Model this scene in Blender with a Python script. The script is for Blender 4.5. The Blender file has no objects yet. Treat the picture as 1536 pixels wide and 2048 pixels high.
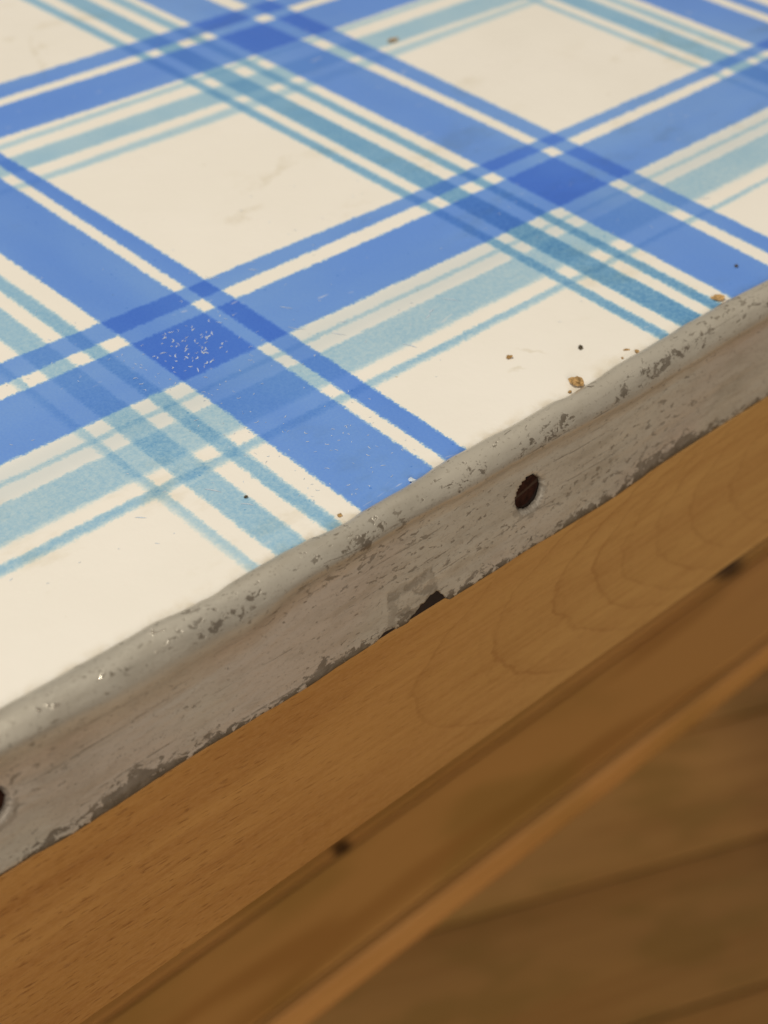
import bpy, bmesh, math, random
from mathutils import Matrix, Vector, noise
random.seed(7)
S = 0.09                      # one plaid repeat of the pattern in metres; all layout numbers below are in repeats

# ------------------------------------------------------------------ camera, world, lamps, exposure
sc = bpy.context.scene
sc.render.resolution_x, sc.render.resolution_y = 768, 1024
cam_d = bpy.data.cameras.new("camera")
cam = bpy.data.objects.new("camera", cam_d); sc.collection.objects.link(cam); sc.camera = cam
RM = ((0.7353096707960448, 0.418168096553721, -0.533343351939612),
      (-0.677411232924253, 0.47766233453252005, -0.5594217690405471),
      (0.02082569426421299, 0.7726410144388204, 0.634501499813036))
CP = Vector((-1.5940313272498667, -3.221362646000104, 1.6386553353070048))
M = Matrix(RM).to_4x4(); M.translation = CP * S
cam.matrix_world = M
cam_d.sensor_fit = 'VERTICAL'; cam_d.sensor_height = 4.406; cam_d.sensor_width = 3.3
cam_d.lens = 4.406 * 3188.62 / 2048
cam_d.clip_start = 0.01; cam_d.clip_end = 60
cam_d.dof.use_dof = True
cam_d.dof.focus_distance = 2.70 * S
cam_d.dof.aperture_fstop = 2.4

w = bpy.data.worlds.new("World"); sc.world = w; w.use_nodes = True
bg = w.node_tree.nodes['Background']
bg.inputs[0].default_value = (1.0, 0.87, 0.73, 1); bg.inputs[1].default_value = 0.24

def area(name, loc, target, size, power, col):
    d = bpy.data.lights.new(name, 'AREA'); d.shape = 'DISK'; d.size = size; d.energy = power; d.color = col
    o = bpy.data.objects.new(name, d); sc.collection.objects.link(o)
    o.location = loc
    o.rotation_euler = (Vector(target) - Vector(loc)).to_track_quat('-Z', 'Y').to_euler()
    return o
# the room's ceiling lamps (table top is at z = 0, the ceiling about 1.7 m above it)
area("ceiling_lamp", (-0.62, 0.25, 1.9), (0, -0.05, 0), 0.34, 31, (1.0, 0.935, 0.81))
area("room_lamp", (-1.15, -1.75, 1.05), (0, 0, -0.2), 0.8, 20.5, (1.0, 0.905, 0.78))

sc.view_settings.view_transform = 'Standard'; sc.view_settings.look = 'None'
sc.view_settings.exposure = 0; sc.view_settings.gamma = 1

# ------------------------------------------------------------------ helpers
col = sc.collection
def link(name, me, mat=None, parent=None, smooth=False):
    o = bpy.data.objects.new(name, me); col.objects.link(o)
    if mat and not me.materials: me.materials.append(mat)
    if parent: o.parent = parent
    if smooth:
        for p in me.polygons: p.use_smooth = True
    return o
def from_bm(name, bm, mat, parent=None, smooth=False):
    me = bpy.data.meshes.new(name); bmesh.ops.recalc_face_normals(bm, faces=bm.faces[:]); bm.to_mesh(me); bm.free()
    return link(name, me, mat, parent, smooth)
def from_pd(name, v, f, mat, parent=None, smooth=False):
    me = bpy.data.meshes.new(name); me.from_pydata(v, [], f); me.update()
    return link(name, me, mat, parent, smooth)
def box(x0, x1, y0, y1, z0, z1, bevel=0, seg=2):
    bm = bmesh.new()
    vs = [bm.verts.new((x*S, y*S, z*S)) for x in (x0, x1) for y in (y0, y1) for z in (z0, z1)]
    for f in ((0,1,3,2), (4,6,7,5), (0,4,5,1), (2,3,7,6), (0,2,6,4), (1,5,7,3)): bm.faces.new([vs[i] for i in f])
    bmesh.ops.recalc_face_normals(bm, faces=bm.faces[:])
    if bevel: bmesh.ops.bevel(bm, geom=bm.edges[:], offset=bevel*S, segments=seg, affect='EDGES', profile=0.5)
    return bm
def lerp_table(t, x):
    if x <= t[0][0]: return t[0][1]
    for (a, fa), (b, fb) in zip(t, t[1:]):
        if x <= b:
            u = (x - a) / (b - a); u = u*u*(3-2*u)
            return fa + (fb - fa) * u
    return t[-1][1]
def empty(name, loc=(0,0,0)):
    o = bpy.data.objects.new(name, None); o.empty_display_size = 0.02; o.location = loc; col.objects.link(o); return o
def tag(o, label=None, cat=None, group=None, kind=None):
    if label: o['label'] = label
    if cat: o['category'] = cat
    if group: o['group'] = group
    if kind: o['kind'] = kind
    return o

class NT:
    """small node builder; sockets or numbers as arguments"""
    def __init__(s, name):
        s.m = bpy.data.materials.new(name); s.m.use_nodes = True; s.t = s.m.node_tree
        s.b = s.t.nodes['Principled BSDF']; s.L = s.t.links.new
    def put(s, sock, v):
        if isinstance(v, bpy.types.NodeSocket): s.L(v, sock)
        elif v is not None: sock.default_value = v
    def math(s, op, a, b=None, c=None, clamp=False):
        n = s.t.nodes.new('ShaderNodeMath'); n.operation = op; n.use_clamp = clamp
        for i, v in enumerate((a, b, c)):
            if v is not None: s.put(n.inputs[i], v)
        return n.outputs[0]
    def add(s, a, b): return s.math('ADD', a, b)
    def sub(s, a, b): return s.math('SUBTRACT', a, b)
    def mul(s, a, b): return s.math('MULTIPLY', a, b)
    def mad(s, a, b, c): return s.math('MULTIPLY_ADD', a, b, c)
    def absv(s, a): return s.math('ABSOLUTE', a)
    def mr(s, v, a, b, c=0.0, d=1.0, smooth=True):
        n = s.t.nodes.new('ShaderNodeMapRange'); n.interpolation_type = 'SMOOTHSTEP' if smooth else 'LINEAR'
        s.put(n.inputs['Value'], v)
        for k, x in (('From Min', a), ('From Max', b), ('To Min', c), ('To Max', d)): s.put(n.inputs[k], x)
        return n.outputs[0]
    def coord(s, kind='Object', scale=(1/S,)*3):
        tc = s.t.nodes.new('ShaderNodeTexCoord')
        n = s.t.nodes.new('ShaderNodeVectorMath'); n.operation = 'MULTIPLY'
        s.L(tc.outputs[kind], n.inputs[0]); n.inputs[1].default_value = scale
        return n.outputs[0]
    def vmul(s, v, k):
        n = s.t.nodes.new('ShaderNodeVectorMath'); n.operation = 'MULTIPLY'; s.put(n.inputs[0], v); s.put(n.inputs[1], k); return n.outputs[0]
    def vadd(s, v, k):
        n = s.t.nodes.new('ShaderNodeVectorMath'); n.operation = 'ADD'; s.put(n.inputs[0], v); s.put(n.inputs[1], k); return n.outputs[0]
    def sep(s, v):
        n = s.t.nodes.new('ShaderNodeSeparateXYZ'); s.L(v, n.inputs[0]); return n.outputs
    def comb(s, x, y, z=0.0):
        n = s.t.nodes.new('ShaderNodeCombineXYZ')
        for i, v in enumerate((x, y, z)): s.put(n.inputs[i], v)
        return n.outputs[0]
    def noise(s, v, scale, detail=2.0, rough=0.5, dist=0.0, color=False):
        n = s.t.nodes.new('ShaderNodeTexNoise'); s.put(n.inputs['Vector'], v)
        n.inputs['Scale'].default_value = scale; n.inputs['Detail'].default_value = detail
        n.inputs['Roughness'].default_value = rough; n.inputs['Distortion'].default_value = dist
        return n.outputs['Color' if color else 'Fac']
    def voro(s, v, scale, feature='F1', out='Distance', rnd=1.0):
        n = s.t.nodes.new('ShaderNodeTexVoronoi'); n.feature = feature; s.put(n.inputs['Vector'], v)
        n.inputs['Scale'].default_value = scale; n.inputs['Randomness'].default_value = rnd
        return n.outputs[out]
    def mix(s, f, a, b, mode='MIX'):
        n = s.t.nodes.new('ShaderNodeMix'); n.data_type = 'RGBA'; n.blend_type = mode
        s.put(n.inputs[0], f)
        for i, v in ((6, a), (7, b)):
            if isinstance(v, bpy.types.NodeSocket): s.L(v, n.inputs[i])
            else: n.inputs[i].default_value = (*v, 1) if len(v) == 3 else v
        return n.outputs[2]
    def bump(s, h, strength, dist, normal=None):
        n = s.t.nodes.new('ShaderNodeBump'); s.put(n.inputs['Height'], h)
        n.inputs['Strength'].default_value = strength; n.inputs['Distance'].default_value = dist*S
        if normal is not None: s.L(normal, n.inputs['Normal'])
        return n.outputs[0]
    def out(s, color=None, rough=None, metal=None, normal=None, spec=None, coat=None, coatr=None):
        for k, v in (('Base Color', color), ('Roughness', rough), ('Metallic', metal), ('Normal', normal), ('Specular IOR Level', spec),
                     ('Coat Weight', coat), ('Coat Roughness', coatr)):
            if v is None: continue
            if isinstance(v, tuple): v = (*v, 1) if len(v) == 3 else v
            s.put(s.b.inputs[k], v)
        return s.m

# ------------------------------------------------------------------ plaid enamel: measured stripe edges, e(t) = c0 + c1 t + c2 t^2
EA = {(1,0):(-.0207,-.0422,-.017),(1,1):(-.0438,-.0091,-.0049),(1,2):(-.0786,-.0208,-.0114),(1,3):(-.257,-.0336,-.0141),
(1,4):(-.3152,-.0486,-.0194),(1,5):(-.3182,-.0015,0),(1,6):(-.3477,.0064,0),(1,7):(-.4041,.0063,0),(1,8):(-.4528,0,0),(1,9):(-.4688,0,0),
(2,0):(1.0045,-.0092,-.012),(2,1):(.9363,-.034,-.0197),(2,2):(.8864,-.0616,-.0329),(2,3):(.7478,-.0308,-.0192),(2,4):(.7169,-.0163,-.0129),
(2,5):(.6857,-.0256,-.0166),(2,6):(.6442,-.0203,-.0115),(2,7):(.5855,-.0109,-.0057),(2,8):(.5483,-.0204,-.0125),(2,9):(.5199,-.0253,-.014),
(3,0):(2.0015,0,0),(3,1):(1.9506,0,0),(3,2):(1.9078,0,0),(3,3):(1.7654,0,0),(3,4):(1.7268,0,0),(3,5):(1.6969,0,0),(3,6):(1.6658,0,0),
(3,7):(1.5947,0,0),(3,8):(1.555,0,0),(3,9):(1.5375,0,0)}
EB = {(2,0):(-1.0189,-.0208,.0112),(2,1):(-1.0692,-.0022,.0041),(2,2):(-1.1126,-.0066,.011),(2,3):(-1.27,-.0061,.0063),(2,4):(-1.3085,-.0025,.0054),
(2,5):(-1.3205,-.0025,.0054),(2,6):(-1.3588,.0006,.0055),(2,7):(-1.4439,.0002,.0051),(2,8):(-1.4851,-.001,.0027),(2,9):(-1.5028,.0034,.0056),
(1,0):(.0066,-.0124,0),(1,1):(-.0613,-.0092,0),(1,2):(-.0955,-.026,.009),(1,3):(-.2347,-.0353,.0148),(1,4):(-.2674,0,0),(1,5):(-.2874,0,0),
(1,6):(-.3348,-.0113,.0032),(1,7):(-.3999,-.0203,0),(1,8):(-.4497,0,0),(1,9):(-.4684,-.0333,.0217)}
DA = [0,.0459,.0805,.2427,.2856,.3139,.3532,.412,.4515,.4725]
DB = [0,.0512,.0928,.2485,.2803,.3003,.337,.4196,.4617,.4783]
# stripe strength per family: narrow blue, wide blue, thin teal, wide teal, thin teal -> (d0, d1 per unit along, softness lo, softness hi)
STR = {('A',1):[(1.12,-.05,.004,.004),(1.02,-.06,.004,.004),(.95,.06,.005,.006),(.66,.0,.005,.005),(.62,.12,.009,.004)],
       ('A',2):[(.88,-.08,.005,.005),(.90,-.05,.005,.004),(.80,-.50,.006,.006),(1.08,-.42,.006,.005),(.95,-.25,.006,.006)],
       ('A',3):[(.95,0,.005,.005),(.96,0,.005,.006),(.5,0,.009,.009),(.92,0,.008,.008),(.55,0,.009,.009)],
       ('B',1):[(1.0,0,.006,.005),(1.06,-.06,.006,.006),(.36,0,.008,.008),(.62,-.05,.008,.009),(.42,-.08,.010,.010)],
       ('B',2):[(.86,.02,.004,.004),(.96,.02,.005,.004),(.42,.0,.005,.005),(.52,.0,.009,.005),(.62,-.05,.008,.005)]}
DEF = {'A':[(1,0,.005,.005),(1,0,.005,.005),(.8,0,.006,.006),(.8,0,.006,.006),(.6,0,.006,.006)],
       'B':[(1,0,.005,.005),(1,0,.005,.005),(.3,0,.006,.006),(.55,0,.006,.006),(.5,0,.006,.006)]}

def enamel_material():
    n = NT("plaid_enamel"); P = n.coord(); X, Y, Z = n.sep(P)
    jag = n.noise(P, 75, 2, .6, color=True); wob = n.noise(P, 9, 2, .5, color=True); sml = n.noise(n.vadd(P, (3, 1, 0)), 210, 1, .5, color=True)
    j = n.sep(jag); wb = n.sep(wob); sm = n.sep(sml)
    def disp(v, i):
        v = n.mad(n.sub(j[i], .5), .011, v); v = n.mad(n.sub(sm[i], .5), .009, v)
        return n.mad(n.sub(wb[i], .5), .004, v)
    XA, YB = disp(X, 0), disp(Y, 1)
    tY = n.math('MINIMUM', n.math('MAXIMUM', Y, -1.85), .6); tX = n.math('MINIMUM', n.math('MAXIMUM', X, -1.3), 2.2)
    tot = {}
    def stripe(V, t, lo, hi, st):
        (l0, l1, l2), (h0, h1, h2) = lo, hi          # lo < hi in V
        def curve(c0, c1, c2):
            if c2: return n.mad(n.mad(t, c2, c1), t, c0)
            return n.mad(t, c1, c0) if c1 else c0
        d0, d1, sl, sh = st
        a = n.sub(V, curve(l0, l1, l2)); b = n.sub(curve(h0, h1, h2), V)
        m = n.mul(n.mr(a, -sl, sl), n.mr(b, -sh, sh))
        return n.mul(m, n.mad(t, d1, d0) if d1 else d0)
    for fam, V, t, E, D, Pp, ks in (('A', XA, tY, EA, DA, 1.0, range(0, 6)), ('B', YB, tX, EB, DB, 1.0197, range(-2, 3))):
        for k in ks:
            def e(i):
                if (k, i) in E: return E[(k, i)]
                return ((k-1) - D[i], 0, 0) if fam == 'A' else (-((k-1)*Pp + D[i]), 0, 0)
            st = STR.get((fam, k), DEF[fam])
            for si in range(5):
                s_ = st[si]
                v = stripe(V, t, e(2*si+1), e(2*si), s_)
                key = ('blue' if si < 2 else 'teal', fam)
                tot[key] = v if key not in tot else n.add(tot[key], v)
    # spray density: soft cloudy variation, plus fine stipple in the thin teal coats
    cl1 = n.noise(n.vmul(P, (1.1, 3.4, 1)), 1.0, 3, .5); cl2 = n.noise(n.vmul(P, (3.4, 1.1, 1)), 1.0, 3, .5)
    near = n.mr(Y, -.2, -1.3)
    st1 = n.noise(P, 95, 3, .75); st2 = n.noise(P, 210, 2, .6)
    blotch = n.noise(P, 5, 3, .6)
    blue = n.add(n.mul(tot[('blue','A')], n.mr(cl2, .3, .7, .84, 1.16)), n.mul(tot[('blue','B')], n.mr(cl1, .3, .7, .84, 1.15)))
    teal = n.add(n.mul(tot[('teal','A')], n.mr(blotch, .3, .7, .88, 1.12)), n.mul(tot[('teal','B')], n.mr(blotch, .3, .7, .84, 1.1)))
    stip = n.mul(n.mr(st1, .30, .70, .72, 1.28), n.mr(st2, .3, .7, .82, 1.18))
    teal = n.mul(teal, n.mad(n.sub(stip, 1.0), n.mad(near, .8, .15), 1.0))
    blue = n.mul(blue, n.mad(n.sub(st2, .5), .34, 1.0))
    # tiny dark paint spots that cling to masked edges and lie scattered in the coats
    vd = n.voro(P, 42); vcol = n.voro(P, 42, out='Color'); vr = n.sep(vcol)[0]
    spot = n.mul(n.mr(vd, n.mad(vr, .16, -.02), n.mad(vr, .10, -.03)), n.math('GREATER_THAN', vr, .62))
    anyp = n.mr(n.add(blue, teal), .15, .4)
    teal = n.add(teal, n.mul(n.mul(spot, anyp), .9))
    # overspray veil right beside the B stripes
    veil = n.mul(n.mul(n.mr(Y, -1.37, -1.33), n.mr(Y, -1.25, -1.29)), .10)
    veil2 = n.mul(n.mul(n.mr(Y, -1.46, -1.42), n.mr(Y, -1.26, -1.34)), .05)
    grey = n.add(veil, veil2)
    kb = (1.76, .96, .0); kt = (1.02, .47, .14)
    ch = []
    for i, (b, t_, g) in enumerate(zip(kb, kt, (.5, .42, .42))):
        k = n.add(n.add(n.mul(blue, b), n.mul(teal, t_)), n.mul(grey, g))
        if i < 2:
            r = kb[i]
            k = n.mul(n.math('POWER', n.mul(n.math('MAXIMUM', k, 0), 1/r), .64 if i == 0 else .70), r)
        if i == 2: k = n.add(k, n.mul(n.math('MAXIMUM', n.sub(blue, 1.1), 0.0), .15))
        ch.append(n.math('EXPONENT', n.mul(k, -1.0)))
    tint = n.comb(*ch)
    # enamel white with faint smudges and pepper specks
    white = n.mix(n.mr(n.noise(P, 2.3, 4, .6), .35, .7), (.752, .724, .665), (.772, .744, .69))
    sm1 = n.noise(n.vmul(P, (4, 7, 1)), 1.0, 5, .65)
    loc = n.noise(n.vadd(P, (5.3, 2.1, 0)), 1.4, 1, .4)
    smud = n.mul(n.mr(sm1, .53, .70), n.mr(loc, .46, .62))
    white = n.mix(n.mul(smud, .3), white, (.52, .44, .28))
    # old food smudges where the photograph has them
    wob2 = n.noise(n.vmul(P, (9, 9, 1)), 1, 4, .7, color=True); ws = n.sep(wob2)
    XS = n.mad(n.sub(ws[0], .5), .10, X); YS = n.mad(n.sub(ws[1], .5), .10, Y); sm_all = None
    for sx_, sy_, ra, rb, an in ((.36,-.775,.085,.012,.15), (.43,-.755,.05,.010,.5), (.22,-.86,.05,.02,.2), (.342,.208,.020,.012,0), (.385,.12,.022,.012,0),
                             (.33,.07,.12,.008,1.1), (.244,-1.632,.020,.008,-.9), (.30,-1.60,.030,.005,-.9), (1.04,-.72,.05,.03,.4), (1.46,-.85,.06,.02,.2)):
        ca_, sa_ = math.cos(an), math.sin(an); dx = n.sub(XS, sx_); dy = n.sub(YS, sy_)
        a1 = n.mul(n.add(n.mul(dx, ca_), n.mul(dy, sa_)), 1/ra); b1 = n.mul(n.sub(n.mul(dy, ca_), n.mul(dx, sa_)), 1/rb)
        m_ = n.mr(n.add(n.mul(a1, a1), n.mul(b1, b1)), 2.0, 0.0)
        sm_all = m_ if sm_all is None else n.math('MAXIMUM', sm_all, m_)
    white = n.mix(n.mul(n.mul(sm_all, n.mr(ws[2], .35, .6)), .27), white, (.46, .39, .24))
    pv = n.voro(n.vadd(P, (.7, .2, 0)), 26); pc = n.sep(n.voro(n.vadd(P, (.7, .2, 0)), 26, out='Color'))
    pep = n.mul(n.mr(pv, n.mad(pc[1], .07, .02), n.mad(pc[1], .05, .005)), n.math('GREATER_THAN', pc[0], .78))
    white = n.mix(n.mul(pep, .5), white, (.36, .29, .19))
    # warm grime where crumbs and dirt gather along the metal rim
    rim = n.mul(n.mr(Y, -1.715, -1.752), n.mr(n.noise(P, 26, 3, .6), .38, .68))
    white = n.mix(n.mul(rim, .42), white, (.50, .40, .24))
    c = n.mix(1.0, white, tint, 'MULTIPLY')
    # fine white rub marks
    rub = n.noise(n.vmul(P, (14, 60, 1)), 1.0, 2, .5, 1.2)
    rubm = n.mul(n.mr(rub, .69, .74), n.mr(n.noise(P, 3.1, 1), .5, .65))
    c = n.mix(n.mul(n.mul(rubm, anyp), .35), c, (.66, .68, .66))
    peel = n.noise(P, 26, 3, .55); pk = n.noise(P, 150, 2, .5)
    h = n.add(n.mul(peel, .6), n.mul(pk, .12))
    nor = n.bump(h, .10, .010)
    rough = n.add(n.mr(n.noise(P, 3.5, 4, .6), .3, .7, .26, .40), n.mul(n.math('MINIMUM', n.add(blue, teal), 1.0), .03))
    return n.out(color=c, rough=rough, normal=nor, spec=.42)

def metal_strip_material():
    n = NT("painted_metal_strip"); P = n.coord()
    tc = n.t.nodes.new('ShaderNodeTexCoord'); U = n.sep(tc.outputs['UV']); u, v = U[0], U[1]   # u: along (repeats), v: across (repeats of profile length)
    Q = n.comb(u, v, 0.0)
    paint = n.mix(n.mr(n.noise(n.vmul(Q, (3, 8, 1)), 1, 4, .6), .3, .7), (.60, .56, .475), (.53, .50, .43))
    paint = n.mix(n.mul(n.mr(n.noise(Q, 2.1, 2), .45, .62), n.mr(v, .10, .16)), paint, (.58, .51, .435))     # pinkish old coat on the face
    metalc = n.mix(n.mr(n.noise(Q, 40, 3), .3, .7), (.15, .125, .095), (.25, .22, .18))
    ragged = n.noise(n.vmul(Q, (44, 55, 1)), 1, 5, .70, .5)
    fine = n.noise(n.vmul(Q, (60, 75, 1)), 1, 4, .7, .3)
    # 1: flaked clusters along the ridge
    ridge = n.mul(n.mr(v, .045, .062), n.mr(v, .098, .078))
    clus = n.mr(n.noise(n.vadd(n.vmul(Q, (9, 3, 1)), (4.2, 0, 0)), 1, 2, .5), .38, .60)
    clus = n.mul(clus, n.mr(u, -.75, -.45, .25, 1.0))
    m1 = n.mr(n.mad(n.mul(ridge, clus), .175, ragged), .66, .69)
    # 2: heavy wear at the bottom edge
    d = n.sub(.365, v)                                   # height above bottom fold
    wav = n.noise(n.comb(n.mul(u, 3.2), 0.0, 0.0), 1, 3, .6)
    hb = n.mr(wav, .3, .75, -.012, .060)
    m2 = n.mr(n.add(n.sub(hb, d), n.mul(n.sub(ragged, .5), .19)), -.003, .005)
    # 3: pits over the face
    pits = n.noise(n.vmul(Q, (42, 75, 1)), 1, 3, .62, .5)
    pmod = n.noise(n.vadd(n.vmul(Q, (2.5, 6, 1)), (1, 7, 0)), 1, 2)
    m3 = n.mr(n.mad(n.sub(pmod, .5), .42, pits), .625, .66)
    # 4: long scratches
    scr = n.noise(n.vmul(Q, (1.6, 90, 1)), 1, 3, .6, .12)
    m4 = n.mul(n.mr(scr, .645, .675), n.mr(fine, .36, .52))
    # 5: an old square stamp of bare metal near the bottom (left of the screw)
    bx = n.absv(n.add(n.sub(u, -.168), n.mul(n.sub(n.noise(n.vmul(Q, (14, 14, 1)), 1, 4, .65), .5), .075))); inner = n.mr(bx, .062, .054)
    v_ = n.add(v, n.mul(n.sub(n.noise(n.vmul(Q, (16, 16, 1)), 1, 4, .65), .5), .05)); top = n.mr(v_, .244, .262)
    edge = n.math('MAXIMUM', n.mr(n.absv(n.sub(bx, .052)), .014, .006), n.mul(n.mr(n.absv(n.sub(v_, .268)), .018, .008), 1.0))
    blotch5 = n.mr(n.noise(n.vmul(Q, (24, 24, 1)), 1, 4, .6), .46, .56)
    m5 = n.mul(n.mul(inner, top), n.mul(n.math('MAXIMUM', n.mul(edge, .45), n.mul(blotch5, .7)), n.mr(fine, .30, .46)))
    # 6: ring of scuffs round each screw hole
    sx = n.math('MINIMUM', n.absv(n.sub(u, .1215)), n.absv(n.sub(u, -.985))); sy = n.sub(v, .234)
    rr = n.math('SQRT', n.add(n.mul(sx, sx), n.mul(sy, sy)))
    m6 = n.mr(n.mad(n.mul(n.mr(rr, .060, .040), 1.0), .22, fine), .66, .72)
    chips = n.math('MAXIMUM', n.math('MAXIMUM', m1, m2), n.math('MAXIMUM', n.mul(m3, .8), n.math('MAXIMUM', n.mul(m4, .75), n.math('MAXIMUM', m5, n.mul(m6, .5)))))
    edgeDark = n.mul(m2, n.mr(n.add(d, n.mul(n.sub(ragged, .5), .06)), .028, .004))
    c = n.mix(n.mul(chips, .88), paint, metalc)
    c = n.mix(n.mul(edgeDark, .7), c, (.075, .06, .04))
    glint = n.mul(n.mul(n.mr(n.noise(n.vmul(Q, (38, 60, 1)), 1, 2, .5, .6), .66, .70), n.mul(n.mr(v, .022, .030), n.mr(v, .075, .060))), n.mr(u, -.50, -.72))  # lamp glints on the left rim, painted in as bright metallic ticks
    c = n.mix(glint, c, (.88, .82, .70))
    # grime film
    c = n.mix(n.mul(n.mr(n.noise(n.vmul(Q, (5, 12, 1)), 1, 4, .6), .45, .75), .28), c, (.25, .20, .13))
    stk = n.noise(n.vmul(Q, (5, 16, 1)), 1, 5, .7, .1)
    c = n.mix(n.mul(n.mr(stk, .48, .68), n.mr(v, .09, .13, .03, .30)), c, (.27, .235, .175))
    pepper = n.noise(n.vmul(Q, (110, 150, 1)), 1, 2, .6); c = n.mix(n.mul(n.mr(pepper, .60, .68), .35), c, (.20, .165, .12))
    grain = n.noise(n.vmul(Q, (95, 130, 1)), 1, 3, .7)
    crack = n.noise(n.vmul(Q, (30, 85, 1)), 1, 4, .75, .8)
    c = n.mix(n.mul(n.mr(crack, .50, .66), n.mr(v, .09, .14, .03, .22)), c, (.27, .205, .15))
    h = n.add(n.mad(glint, .8, n.mul(chips, -.55)), n.add(n.mul(fine, .30), n.add(n.mul(crack, -.30), n.mul(grain, .22))))
    nor = n.bump(h, .50, .0035)
    und = n.noise(n.vmul(Q, (7, 18, 1)), 1, 3, .5)
    nor = n.bump(und, .16, .010, nor)
    rough = n.mad(chips, .10, n.mul(n.mr(n.noise(n.vmul(Q, (3, 30, 1)), 1, 4, .6), .3, .7, .33, .50), n.mr(v, .07, .11, .82, 1.0)))
    rough = n.mad(glint, -.15, rough)
    return n.out(color=c, rough=rough, metal=n.math('MAXIMUM', n.mr(v, .07, .12, .50, .20), glint), normal=nor, spec=.5)

def wood_apron_material():
    n = NT("beech_board"); P = n.coord(); X, Y, Z = n.sep(P)
    wv = n.noise(n.vmul(P, (3.2, 3.2, 7)), 1, 4, .6, .6)
    wv2 = n.noise(n.vmul(P, (14, 14, 22)), 1, 3, .6)
    dz = n.add(n.sub(Z, -.44), n.mul(n.sub(wv, .5), .05))
    K = n.mr(dz, -.01, .01, 4.2, 8.5)
    r = n.sub(n.sub(X, n.mul(n.mul(dz, dz), K)), n.mul(n.sub(wv, .5), .10))
    r = n.mad(n.sub(wv2, .5), .050, r)
    lines = None
    for tip, wdt, s_ in ((-.19, .010, .7), (-.02, .008, .25), (.02, .012, 1.0), (.205, .011, 1.0), (.315, .010, .9), (.40, .010, .7), (.50, .010, .75), (.61, .011, .6), (.75, .012, .6), (.92, .012, .5), (1.1, .012, .5)):
        dlt = n.sub(r, tip + .03)
        ln = n.math('MAXIMUM', n.mul(n.mr(dlt, -wdt*.9, -wdt*.1), n.mr(dlt, wdt*1.3, wdt*.1)), n.mul(n.mul(n.mr(dlt, -wdt*.9, 0), n.mr(dlt, wdt*6.0, 0)), .32))
        ln = n.mul(ln, s_)
        lines = ln if lines is None else n.math('MAXIMUM', lines, ln)
    flat = n.mr(n.absv(dz), .33, .20)
    lines = n.mul(n.mul(lines, flat), n.mr(n.noise(n.vadd(P, (2, 0, 3)), 5, 3), .3, .6, .35, 1.0))
    streak = n.noise(n.vmul(P, (1.0, 3, 16)), 1, 5, .65, .25)
    broad = n.noise(n.vadd(n.vmul(P, (.55, 1, 3.6)), (7.3, 0, 1.7)), 1, 2, .5)
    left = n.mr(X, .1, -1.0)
    c = n.mix(n.mr(broad, .32, .68), (.42, .20, .054), (.54, .28, .086))
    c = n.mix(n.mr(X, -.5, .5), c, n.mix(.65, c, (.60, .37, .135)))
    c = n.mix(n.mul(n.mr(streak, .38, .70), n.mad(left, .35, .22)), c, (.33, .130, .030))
    c = n.mix(n.mul(lines, .37), c, (.235, .088, .020))
    ps = n.t.nodes.new('ShaderNodeMapping'); ps.inputs['Rotation'].default_value = (0, math.radians(-4), 0); n.L(P, ps.inputs['Vector'])
    pores = n.noise(n.vmul(ps.outputs[0], (26, 30, 210)), 1, 2, .6, .1)
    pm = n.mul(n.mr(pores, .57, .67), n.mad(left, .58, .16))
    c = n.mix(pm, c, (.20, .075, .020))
    fb = n.noise(n.vmul(P, (5, 9, 70)), 1, 4, .7, .15); c = n.mix(n.mul(n.mr(fb, .42, .68), .30), c, (.33, .145, .036))
    fl = n.noise(n.vmul(P, (60, 60, 160)), 1, 2, .6)
    c = n.mix(n.mul(n.mr(fl, .4, .65), .2), c, (.60, .33, .13))
    h = n.add(n.mul(pores, -.5), n.mul(fl, .3))
    nor = n.bump(h, .22, .004)
    return n.out(color=c, rough=n.mr(streak, .3, .7, .42, .55), normal=nor, spec=.35)

def pine_material(name, base, late, knots=(), ring=(1.0, 9.0), rough=.38, boards=False):
    """pine: stretched rings along object X; knots is a list of (x, y, radius) in repeats"""
    n = NT(name); P = n.coord(); oi = n.t.nodes.new('ShaderNodeObjectInfo')
    off = n.mul(oi.outputs['Random'], 40.0)
    Pv = n.vadd(P, n.comb(off, n.mul(off, .37), 0.0)); X, Y, Z = n.sep(P)
    gr = n.noise(n.vmul(Pv, (.22, ring[0]*2.2, 1.4)), 1, 3, .55, .8)
    band = n.mr(n.math('SINE', n.mul(gr, ring[1]*4)), -.4, 1.0)
    broad = n.noise(n.vmul(Pv, (.18, .9, .6)), 1, 2)
    c = n.mix(n.mul(band, .60), base, late)
    c = n.mix(n.mul(n.mr(broad, .35, .68), .55), c, tuple(x*.62 for x in base))
    mott = n.noise(n.vmul(Pv, (1.3, 3.2, 1)), 1, 2, .5); c = n.mix(n.mul(n.mr(mott, .45, .66), .45), c, (base[0]*.55, base[1]*.62, base[2]*.45))
    oc = n.t.nodes.new('ShaderNodeSeparateColor'); n.L(oi.outputs['Color'], oc.inputs[0])
    hue = oc.outputs[0] if boards else 1.0
    if boards:        # dark heartwood along one side of a board
        yy = n.sep(P)[1]
        c = n.mix(n.mul(n.mul(n.mr(yy, .22, .52), oc.outputs[1]), .5), c, (.32, .16, .038))
    c = n.mix(1.0, c, n.comb(hue, hue, hue), 'MULTIPLY')
    for kx, ky, kr in knots:
        dx = n.mul(n.sub(X, kx), .75); dy = n.sub(Y, ky)
        d = n.math('SQRT', n.add(n.mul(dx, dx), n.mul(dy, dy)))
        c = n.mix(n.mul(n.mr(d, kr*2.2, kr*.6), .92), c, (.055, .022, .006))
    nor = n.bump(gr, .2, .01)
    return n.out(color=c, rough=rough, normal=nor, spec=.4)

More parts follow.
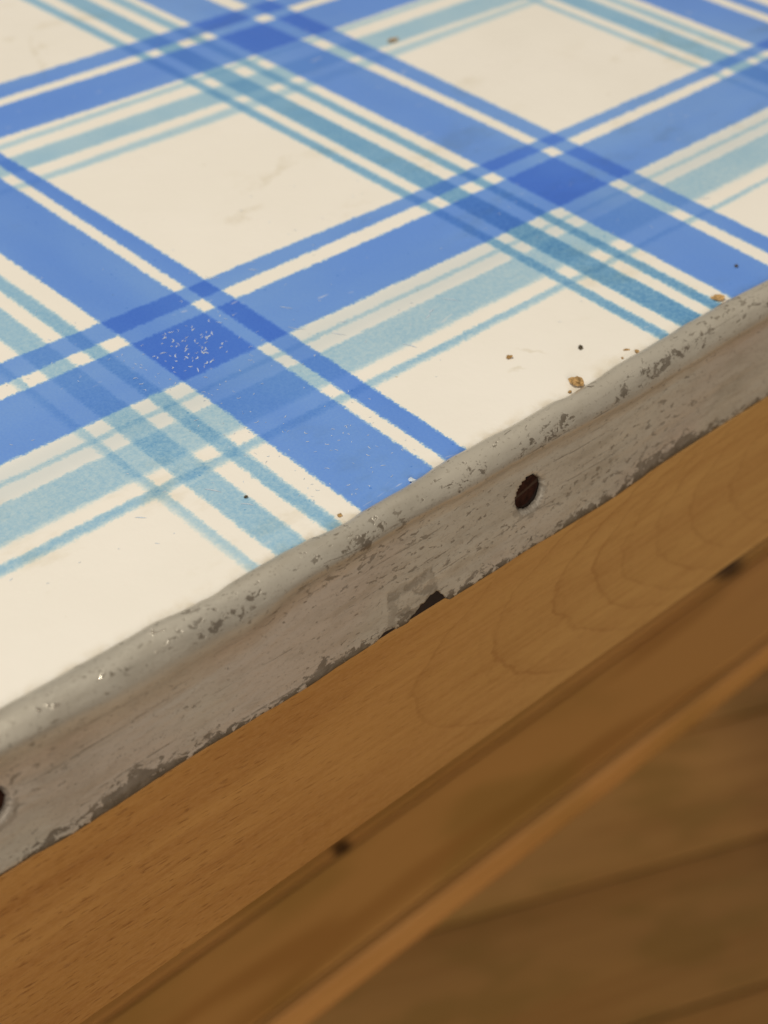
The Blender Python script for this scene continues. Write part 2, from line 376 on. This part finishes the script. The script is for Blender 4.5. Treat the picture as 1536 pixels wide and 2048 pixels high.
def plain(name, color, rough=.6, metal=0.0, vari=.25, scale=30, bump=.3):
    n = NT(name); P = n.coord()
    f = n.noise(P, scale, 4, .65)
    c = n.mix(n.mr(f, .3, .7), tuple(x*(1-vari) for x in color), tuple(min(1, x*(1+vari)) for x in color))
    return n.out(color=c, rough=rough, metal=metal, normal=n.bump(f, bump, .006))

M_en = enamel_material(); M_me = metal_strip_material(); M_ap = wood_apron_material()
M_core = plain("dark_core_board", (.055, .028, .014), .9)
M_rust = plain("rusty_screw", (.034, .012, .007), .9, 0, .5, 60, .8)
M_rust.node_tree.nodes['Principled BSDF'].inputs['Specular IOR Level'].default_value = .15
M_hole_col = 0
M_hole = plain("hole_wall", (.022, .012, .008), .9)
M_fleck = plain("white_fleck", (.50, .58, .68), .5, 0, .1)
M_crust = plain("bread_crumb", (.40, .25, .10), .85, 0, .45, 70, .8)
M_tan = plain("tan_crumb", (.36, .21, .07), .85, 0, .4, 70, .8)
M_dark = plain("dark_crumb", (.060, .045, .022), .8, 0, .4, 70, .8)
M_bench = pine_material("bench_pine", (.76, .38, .11), (.50, .215, .048), knots=[(.990, -.325, .022), (3.39, -.275, .055), (-1.2, .6, .09), (5.1, .4, .09), (2.2, 1.5, .09)], ring=(1.0, 6.0))
M_floor = pine_material("floor_pine", (.58, .33, .105), (.46, .245, .070), ring=(1.3, 5.0), rough=.42, boards=True)

# ------------------------------------------------------------------ the table
table = empty("kitchen_table", (0, 0, 0))
tag(table, "table with blue and white plaid enamel top, worn metal edge strip and wooden apron", "table")

# plaid top sheet, slightly sagging sheet metal, one quad sheet with thickness
TX0, TX1, TY0, TY1 = -5.0, 6.0, -1.757, 5.0
bm = box(TX0, TX1, -1.772, TY1, -.035, 0.0)
top = from_bm("tabletop", bm, M_en, table)
top['label'] = "white enamel sheet printed with blue and teal plaid stripes"
core = from_bm("core_board", box(TX0+.03, TX1-.03, -1.782, TY1-.03, -.246, -.037), M_core, table)
from_bm('notch_shade_strip', box(-1.5, 1.5, -1.7968, -1.7825, -.2560, -.2060), M_hole, table)  # near-black filler added behind the notch, stands in for the shaded gap

# ---- metal edge strip: swept profile, wavy inner lip, dented ridge, notched bottom, holes for screws
RIM = [(-0.919,-1.7481),(-0.8,-1.7495),(-0.757,-1.7507),(-0.696,-1.7504),(-0.662,-1.749),(-0.603,-1.7564),(-0.549,-1.7597),(-0.512,-1.7551),(-0.466,-1.7536),(-0.417,-1.7532),(-0.36,-1.7554),(-0.339,-1.7593),(-0.315,-1.7622),(-0.289,-1.7633),(-0.246,-1.7597),(-0.187,-1.7594),(-0.165,-1.7597),(-0.118,-1.7573),(-0.079,-1.7533),(-0.042,-1.7513),(0.001,-1.7533),(0.035,-1.7528),(0.103,-1.7571),(0.202,-1.7554),(0.242,-1.7608),(0.283,-1.7597),(0.323,-1.7591),(0.353,-1.7556),(0.386,-1.7528),(0.451,-1.7521),(0.521,-1.751),(0.584,-1.7477),(0.641,-1.7487),(0.707,-1.7467),(0.745,-1.7486),(0.841,-1.7522)]
RID = [(-1.2,.002),(-0.951,0.0003),(-0.839,-0.012),(-0.719,-0.0197),(-0.61,-0.0191),(-0.524,-0.0212),(-0.415,-0.0064),(-0.238,-0.0072),(0.022,-0.0113),(0.381,-0.0217),(0.782,-0.0155)]
BOT = [(-0.988,-0.2394),(-0.86,-0.2492),(-0.634,-0.2425),(-0.524,-0.2466),(-0.419,-0.2494),(-0.309,-0.2464),(-0.231,-0.2433),(-0.097,-0.2542),(0.109,-0.2516),(0.326,-0.2558),(0.573,-0.2421),(0.846,-0.2416)]
NOTCH = [(-.264,0),(-.250,.011),(-.236,.017),(-.215,.014),(-.198,.003),(-.184,.006),(-.166,.015),(-.145,.026),(-.122,.034),(-.108,.032),(-.098,.020),(-.088,.008),(-.080,0)]
def n1(x, f, seed): return noise.noise(Vector((x*f, seed, 3.1*seed)))
def rim_y(x):
    base = lerp_table(RIM, x) if -.95 < x < .87 else -1.7505 + .006*n1(x, 5, 2.0) - .004
    return base + .0006*n1(x, 40, 4)
def prof(x):
    """list of (y, z) across the strip at x, from inner lip to bottom return"""
    yi = rim_y(x); zr = lerp_table(RID, x) if x < .8 else -.0155 + .006*n1(x, 3, 8)
    zb = lerp_table(BOT, x) if x < .9 else -.2416 - .005*n1(x, 4, 5)
    zb += .0010*n1(x, 30, 6) + .0007*n1(x, 90, 7)
    soft = min(1, max(0, (-.2 - x)/.5)); soft = soft*soft*(3-2*soft)          # the ridge is rounder at the left, crisper at the right
    dent = .0020*n1(x, 9, 1) + .0010*n1(x, 24, 2)
    yr = -1.8045 + dent
    k = .7 + .6*soft
    a = [(yi-.0015, -.004), (yi, .0015), (yi-.003, .006), (yi-.010, .0105), (yi-.020, .0125+dent*.6),
         (yr+.018, .0115+zr*.15), (yr+.010, .0065+zr*.35), (yr+.004, zr*.75), (yr, zr-.006),
         (yr+.0005, zr-.016*k), (yr+.005, zr-.025*k-.002), (yr+.0115, zr-.038*k-.002), (yr+.0165, zr-.054*k-.002), (-1.7862+dent*.6, zr-.078*k)]
    z0 = a[-1][1]; y0 = a[-1][0]
    for t in (.08, .16, .24, .32, .4, .48, .56, .64, .72, .80, .88, .95, 1.0):
        z = z0 + (zb - z0)*t
        yy = y0 + (-1.8025 - y0)*(t**.85) + .0012*n1(x*1.0 + t*3, 6, 12)
        a.append((yy, z))
    a.append((-1.7975, zb-.0015)); a.append((-1.790, zb+.001))
    return a
SCREWS = [(.1215, -.1295), (-.985, -.116), (1.206, -.119), (-2.08, -.11), (2.30, -.12)]
HR = .0362
def build_strip():
    xs = []; x = TX0
    while x < TX1:
        xs.append(x); x += .0035 if -1.15 < x < 1.1 else .03
    xs.append(TX1)
    bm = bmesh.new(); uvl = bm.loops.layers.uv.new("UVMap"); rows = []; clipped = set()
    for x in xs:
        pr = prof(x); pts = []
        s = 0; prev = None
        # resample the lower face densely so holes are clean
        dense = []
        for i, q in enumerate(pr):
            if i and 13 <= i <= 26:
                p0 = pr[i-1]
                for k in (1, 2, 3): dense.append((p0[0]+(q[0]-p0[0])*k/3, p0[1]+(q[1]-p0[1])*k/3))
            else: dense.append(q)
        for q in dense:
            if prev: s += math.hypot(q[0]-prev[0], q[1]-prev[1])
            prev = q; zn = -.2530 + lerp_table(NOTCH, x) + .0012*n1(x, 70, 9) if -.264 < x < -.080 else -9
            cut = max(0, zn - q[1]) if q[1] < -.15 else 0
            vv = bm.verts.new((x*S, q[0]*S, (q[1]+cut)*S)); pts.append((vv, (x, s-cut)))
            if cut > 0: clipped.add(vv)
        # shift across so v = .365 at the bottom fold (nominal length of the profile)
        sb = s - .010; rows.append([(v, (uv[0], uv[1]*.365/sb)) for v, uv in pts])
    uvs = {}
    for r in rows:
        for v, uv in r: uvs[v] = uv
    for ra, rb in zip(rows, rows[1:]):
        for i in range(len(ra)-1):
            q = [ra[i][0], rb[i][0], rb[i+1][0], ra[i+1][0]]
            cx = sum(v.co.x for v in q)/4/S; cz = sum(v.co.z for v in q)/4/S
            if all(v in clipped for v in q): continue
            if i > 12 and any((cx-a)**2 + (cz-b)**2 < HR*HR for a, b in SCREWS[:2]): continue
            f = bm.faces.new(q)
            for l in f.loops: l[uvl].uv = uvs[l.vert]
    # snap the ragged hole rims onto a slightly irregular circle
    for e in [e for e in bm.edges if e.is_boundary]:
        for v in e.verts:
            for a, b in SCREWS[:2]:
                dx, dz = v.co.x/S - a, v.co.z/S - b; d = math.hypot(dx, dz)
                if d < HR*1.35 and v.co.y/S < -1.785:
                    an = math.atan2(dz, dx); r = HR*(1 + .05*n1(an*2, 1.3, 5+a) + .03*n1(an*7, 1.0, 6))
                    v.co.x = (a + math.cos(an)*r)*S; v.co.z = (b + math.sin(an)*r)*S
                    v.co.y += .0035*S
    me = bpy.data.meshes.new("edge_strip"); bm.normal_update(); bm.to_mesh(me); bm.free()
    o = link("edge_strip", me, M_me, table, True)
    o['label'] = "scuffed painted metal strip with chipped ridge and screws"
    sol = o.modifiers.new("thickness", 'SOLIDIFY'); sol.thickness = .004*S; sol.offset = -1
    return o
strip = build_strip()

def screw(a, b, ang):
    """countersunk slotted screw seated in the strip, with its hole wall"""
    bm = bmesh.new(); N = 48; ys = -1.7905
    # hole wall funnel
    rings = [(HR*1.02, ys-.0005), (HR*.99, ys+.006), (HR*.97, ys+.022)]
    R_ = [[bm.verts.new(((a+math.cos(2*math.pi*i/N)*r)*S, y*S, (b+math.sin(2*math.pi*i/N)*r)*S)) for i in range(N)] for r, y in rings]
    for p, q in zip(R_, R_[1:]):
        for i in range(N): bm.faces.new((p[i], p[(i+1)%N], q[(i+1)%N], q[i]))
    bm.faces.new(R_[-1])
    hole = from_bm("screw_hole", bm, M_hole, strip)
    # head: low dome cut by a straight slot, as a height field on a disc
    bm = bmesh.new(); G = 44; r0 = HR*.94; idx = {}
    ca, sa = math.cos(ang), math.sin(ang)
    for i in range(G+1):
        for k in range(G+1):
            # square to disc mapping
            px, pz = 2*i/G-1, 2*k/G-1
            dx, dz = px*math.sqrt(1-pz*pz/2), pz*math.sqrt(1-px*px/2)
            rr = math.hypot(dx, dz)
            y = ys + .0085 - .0036*math.sqrt(max(0, 1-rr*rr*.92))
            sl = abs(-dx*sa + dz*ca)*r0
            y += .0090*min(1, max(0, (.0056-sl)/.0012))
            y += .0006*n1(dx*4+a, 3, dz*5)
            idx[i, k] = bm.verts.new(((a+dx*r0)*S, y*S, (b+dz*r0)*S))
    for i in range(G):
        for k in range(G): bm.faces.new((idx[i,k], idx[i+1,k], idx[i+1,k+1], idx[i,k+1]))
    h = from_bm("screw", bm, M_rust, strip, True)
    return h
for i, (a, b) in enumerate(SCREWS[:2]):
    h = screw(a, b, math.radians(14 if i == 0 else -50))
strip.children[0]

# ---- apron board under the strip, edges eased
bm = box(TX0+.4, TX1-.4, -1.7985, -1.60, -.7165, -.2565, .004, 3)
for v in bm.verts:
    if v.co.z < -.5*S: v.co.z += (.0045*(v.co.x/S - .05) )*S
apron = from_bm("apron_board", bm, M_ap, table, False)
apron['label'] = "honey coloured beech board below the metal strip"
# hidden sides of the table frame and legs, out of the picture
for x in (TX0+.5, TX1-1.1):
    for y in (-1.55, TY1-1.1):
        from_bm("leg", box(x, x+.6, y, y+.6, -8.2, -.25, .03), M_ap, table)

# ---- worn white flecks in the blue coat: shallow ragged chips, countless
def flecks():
    rng = random.Random(11); vs = []; fs = []
    def fleck(x, y, L, ang, wd, curve):
        n0 = len(vs); K = 4
        for i in range(K+1):
            t = i/K - .5; a2 = ang + curve*t
            cx = x + math.cos(ang)*t*L - math.sin(ang)*curve*L*t*t; cy = y + math.sin(ang)*t*L + math.cos(ang)*curve*L*t*t
            w_ = wd*(1-(2*t)**2*.8)*(.7+.6*rng.random())
            vs.append(((cx-math.sin(a2)*w_)*S, (cy+math.cos(a2)*w_)*S, .0006*S))
            vs.append(((cx+math.sin(a2)*w_)*S, (cy-math.cos(a2)*w_)*S, .0006*S))
        for i in range(K): fs.append((n0+2*i, n0+2*i+1, n0+2*i+3, n0+2*i+2))
    for i in range(52):                                  # dense patch on the dark crossing
        x = rng.gauss(-.155, .045); y = rng.gauss(-1.185, .036)
        if abs(x+.155) > .10 or abs(y+1.185) > .075: continue
        fleck(x, y, rng.uniform(.004, .014), rng.gauss(.5, .7), rng.uniform(.0005, .0014), rng.uniform(-1.2, 1.2))
    for i in range(150):                                 # thinner scatter down the blue stripe
        x = rng.uniform(-.30, -.03); y = rng.uniform(-1.72, -1.12)
        fleck(x, y, rng.uniform(.003, .010), rng.gauss(.6, 1.0), rng.uniform(.0003, .0008), rng.uniform(-1.5, 1.5))
    for x, y, L, a, wd in ((.027, -1.27, .034, -.95, .0010), (.075, -1.335, .03, -1.0, .001), (.11, -1.31, .014, -.5, .0012), (.15, -1.45, .030, -1.1, .0014),
                           (.245, -1.40, .02, .3, .0010), (.262, -1.39, .016, .2, .0014), (.32, -1.385, .04, -.95, .0009), (-.39, -1.55, .03, -1.0, .0011),
                           (-.37, -1.615, .022, -.9, .0012), (-.52, -1.53, .02, -.8, .0010), (.02, -1.02, .03, -.9, .0009), (.10, -1.05, .02, -.8, .0010),
                           (.06, -1.2, .025, -1.0, .0010), (.93, -1.43, .03, -.6, .001), (1.02, -1.45, .03, -.7, .0011)):
        fleck(x, y, L, a, wd, rng.uniform(-.5, .5))
    for i in range(160):
        x = rng.uniform(-.9, 1.0); y = rng.uniform(-1.6, -.8)
        fleck(x, y, rng.uniform(.003, .008), rng.uniform(0, 3), rng.uniform(.0004, .0009), rng.uniform(-1.5, 1.5))
    o = from_pd("chipped_fleck", vs, fs, M_fleck, top)
    o['kind'] = 'stuff'
flecks()

# ------------------------------------------------------------------ crumbs lying on the enamel
def crumb(name, x, y, r, mat, label, cat='crumb', z=0.0, flat=.6, seed=1, stretch=1.4, ang=.3, cuts=2):
    bm = bmesh.new(); bmesh.ops.create_icosphere(bm, subdivisions=cuts, radius=1)
    for v in bm.verts:
        c = v.co.copy(); d = 1 + .55*noise.noise(c*1.3 + Vector((seed*3.7, 0, 0))) + .5*noise.noise(c*3.4 + Vector((0, seed, 0)))
        q = Vector((c.x*stretch, c.y, c.z*flat))*d*r*.82
        v.co = Vector((q.x*math.cos(ang)-q.y*math.sin(ang), q.x*math.sin(ang)+q.y*math.cos(ang), q.z))*S
    zmin = min(v.co.z for v in bm.verts)
    for v in bm.verts: v.co.z -= zmin
    o = from_bm(name, bm, mat)
    o.location = (x*S, y*S, z*S + .0001*S)
    return tag(o, label, cat)
crumb("bread_crumb", .2875, -1.7400, .0105, M_crust, "largest golden bread crumb, lying against the metal strip on the white square", flat=.9, seed=2, stretch=1.35, ang=-.9)
crumb("bread_crumb", .262, -1.7480, .0035, M_tan, "tiny dark crumb just left of the largest golden crumb at the metal strip", seed=12)
crumb("bread_crumb", .716, -1.7260, .0095, M_crust, "long tan crumb beside the metal strip at the end of the teal stripe, upper right", flat=.45, seed=5, stretch=1.7, ang=-.9)
crumb("dirt_speck", .383, -1.665, .0050, M_dark, "small black speck alone in the middle of the white square above the strip", 'speck', seed=7, ang=.4)
crumb("bread_crumb", .2594, -1.5997, .0056, M_tan, "small brown crumb on the white square, nearest the thin teal stripe", seed=8, ang=.1)
crumb("bread_crumb", .452, -1.7425, .0052, M_crust, "small golden crumb touching the metal strip, right of the largest crumb", seed=9, stretch=1.0)
crumb("dirt_speck", .4440, -1.7250, .0032, M_tan, "thin grey-brown speck just above the small golden crumb by the strip", 'speck', seed=10, stretch=2.2, flat=.3, ang=-.5)
crumb("dirt_speck", .4170, -1.738, .0025, M_tan, "tiny brown speck just left of the small golden crumb by the strip", 'speck', seed=11)
crumb("dirt_speck", -.361, -1.6006, .0038, M_dark, "dark speck on the edge of the pale wide teal stripe, lower left", 'speck', seed=13, stretch=1.1)
crumb("bread_crumb", 1.074, -.4110, .0100, M_crust, "blurred yellow crumb on the far pale teal stripe at the top", seed=14, flat=.3, stretch=1.8, ang=-.1)
crumb("paint_chip", -.128, -1.7480, .0055, M_fleck, "small white chip lying against the metal strip at the end of the blue stripe", 'chip', seed=15, stretch=1.3, ang=-.9)
crumb("bread_crumb", -.277, -1.737, .0042, M_crust, "pale yellow crumb beside the strip between the blue and the teal stripe", seed=16, flat=.4)
crumb("dirt_speck", .978, -1.395, .0040, M_dark, "dark dot on the wide blue stripe next to the metal strip at the right edge", 'speck', seed=17) .location = (.842*S, -1.672*S, .0001*S)
# the dent's little hollow on the ridge top

# ------------------------------------------------------------------ bench beneath, out of focus
ZB = -3.2
bench = empty("pine_bench", (2.2*S, 1.0*S, -8.2*S)); tag(bench, "blurred varnished pine bench pushed under the table apron", "bench")
def bpart(name, bm, mat):
    for v in bm.verts: v.co -= Vector(bench.location)
    o = from_bm(name, bm, mat, bench, False); return o
def bench_mat_fix(m):      # the bench's object space starts at its base: shift the texture back to table coordinates
    for nd in m.node_tree.nodes:
        if nd.type == 'VECT_MATH' and nd.operation == 'MULTIPLY' and abs(nd.inputs[1].default_value[0]-1/S) < 1e-6:
            ad = m.node_tree.nodes.new('ShaderNodeVectorMath'); ad.operation = 'ADD'; ad.inputs[1].default_value = bench.location
            src = nd.inputs[0].links[0].from_socket; m.node_tree.links.new(src, ad.inputs[0]); m.node_tree.links.new(ad.outputs[0], nd.inputs[0])
bench_mat_fix(M_bench)
for y0, y1 in ((-.7005, -.350), (-.337, 1.28), (1.31, 2.9)):
    bpart("seat_board", box(-3.5, 8.0, y0, y1, ZB-.14, ZB, .012, 3), M_bench)
bpart("cross_bar", box(-3.0, 7.7, -.55, 2.8, ZB-.40, ZB-.145, .02), M_bench)
M_lip = pine_material("bench_front_pine", (.62, .315, .10), (.54, .26, .075)); bench_mat_fix(M_lip)
bpart("front_rail", box(-3.5, 8.0, -.745, -.703, ZB-.17, ZB+.002, .035, 5), M_lip)
for x in (-3.0, 7.2):
    for y in (-.45, 2.3): bpart("leg", box(x, x+.5, y, y+.5, -8.19, ZB-.3, .03), M_bench)

# ------------------------------------------------------------------ floor: pine boards laid diagonally
floor = from_bm("floor", box(-40, 60, -40, 60, -8.9, -8.32), M_core); tag(floor, kind='structure')
ang = math.radians(-23.2); ux, uy = math.cos(ang), math.sin(ang)
# perpendicular offset of a measured joint
def off(x, y): return -uy*x + ux*y
j1 = off(4.184, .112); pw = 1.2
rng = random.Random(3)
bmp = box(-26, 26, -pw/2+.014, pw/2-.014, -.10, 0, .012, 2)
meb = bpy.data.meshes.new("floor_board"); bmp.to_mesh(meb); bmp.free(); meb.materials.append(M_floor)
for i in range(-9, 13):
    o = bpy.data.objects.new("floor_board", meb); col.objects.link(o); o.parent = floor
    c = j1 + (i+.5)*pw
    bright = {-1: .92, 0: .90, 1: 1.08, 2: .98}.get(i, rng.uniform(.85, 1.1))
    o.color = (bright, 1.0 if i == 0 else 0.25, 0, 1)
    o.location = ((-uy*c + ux*4)*S, (ux*c + uy*4)*S, (-8.2 + rng.uniform(-.006, .006))*S); o.rotation_euler = (0, 0, ang)
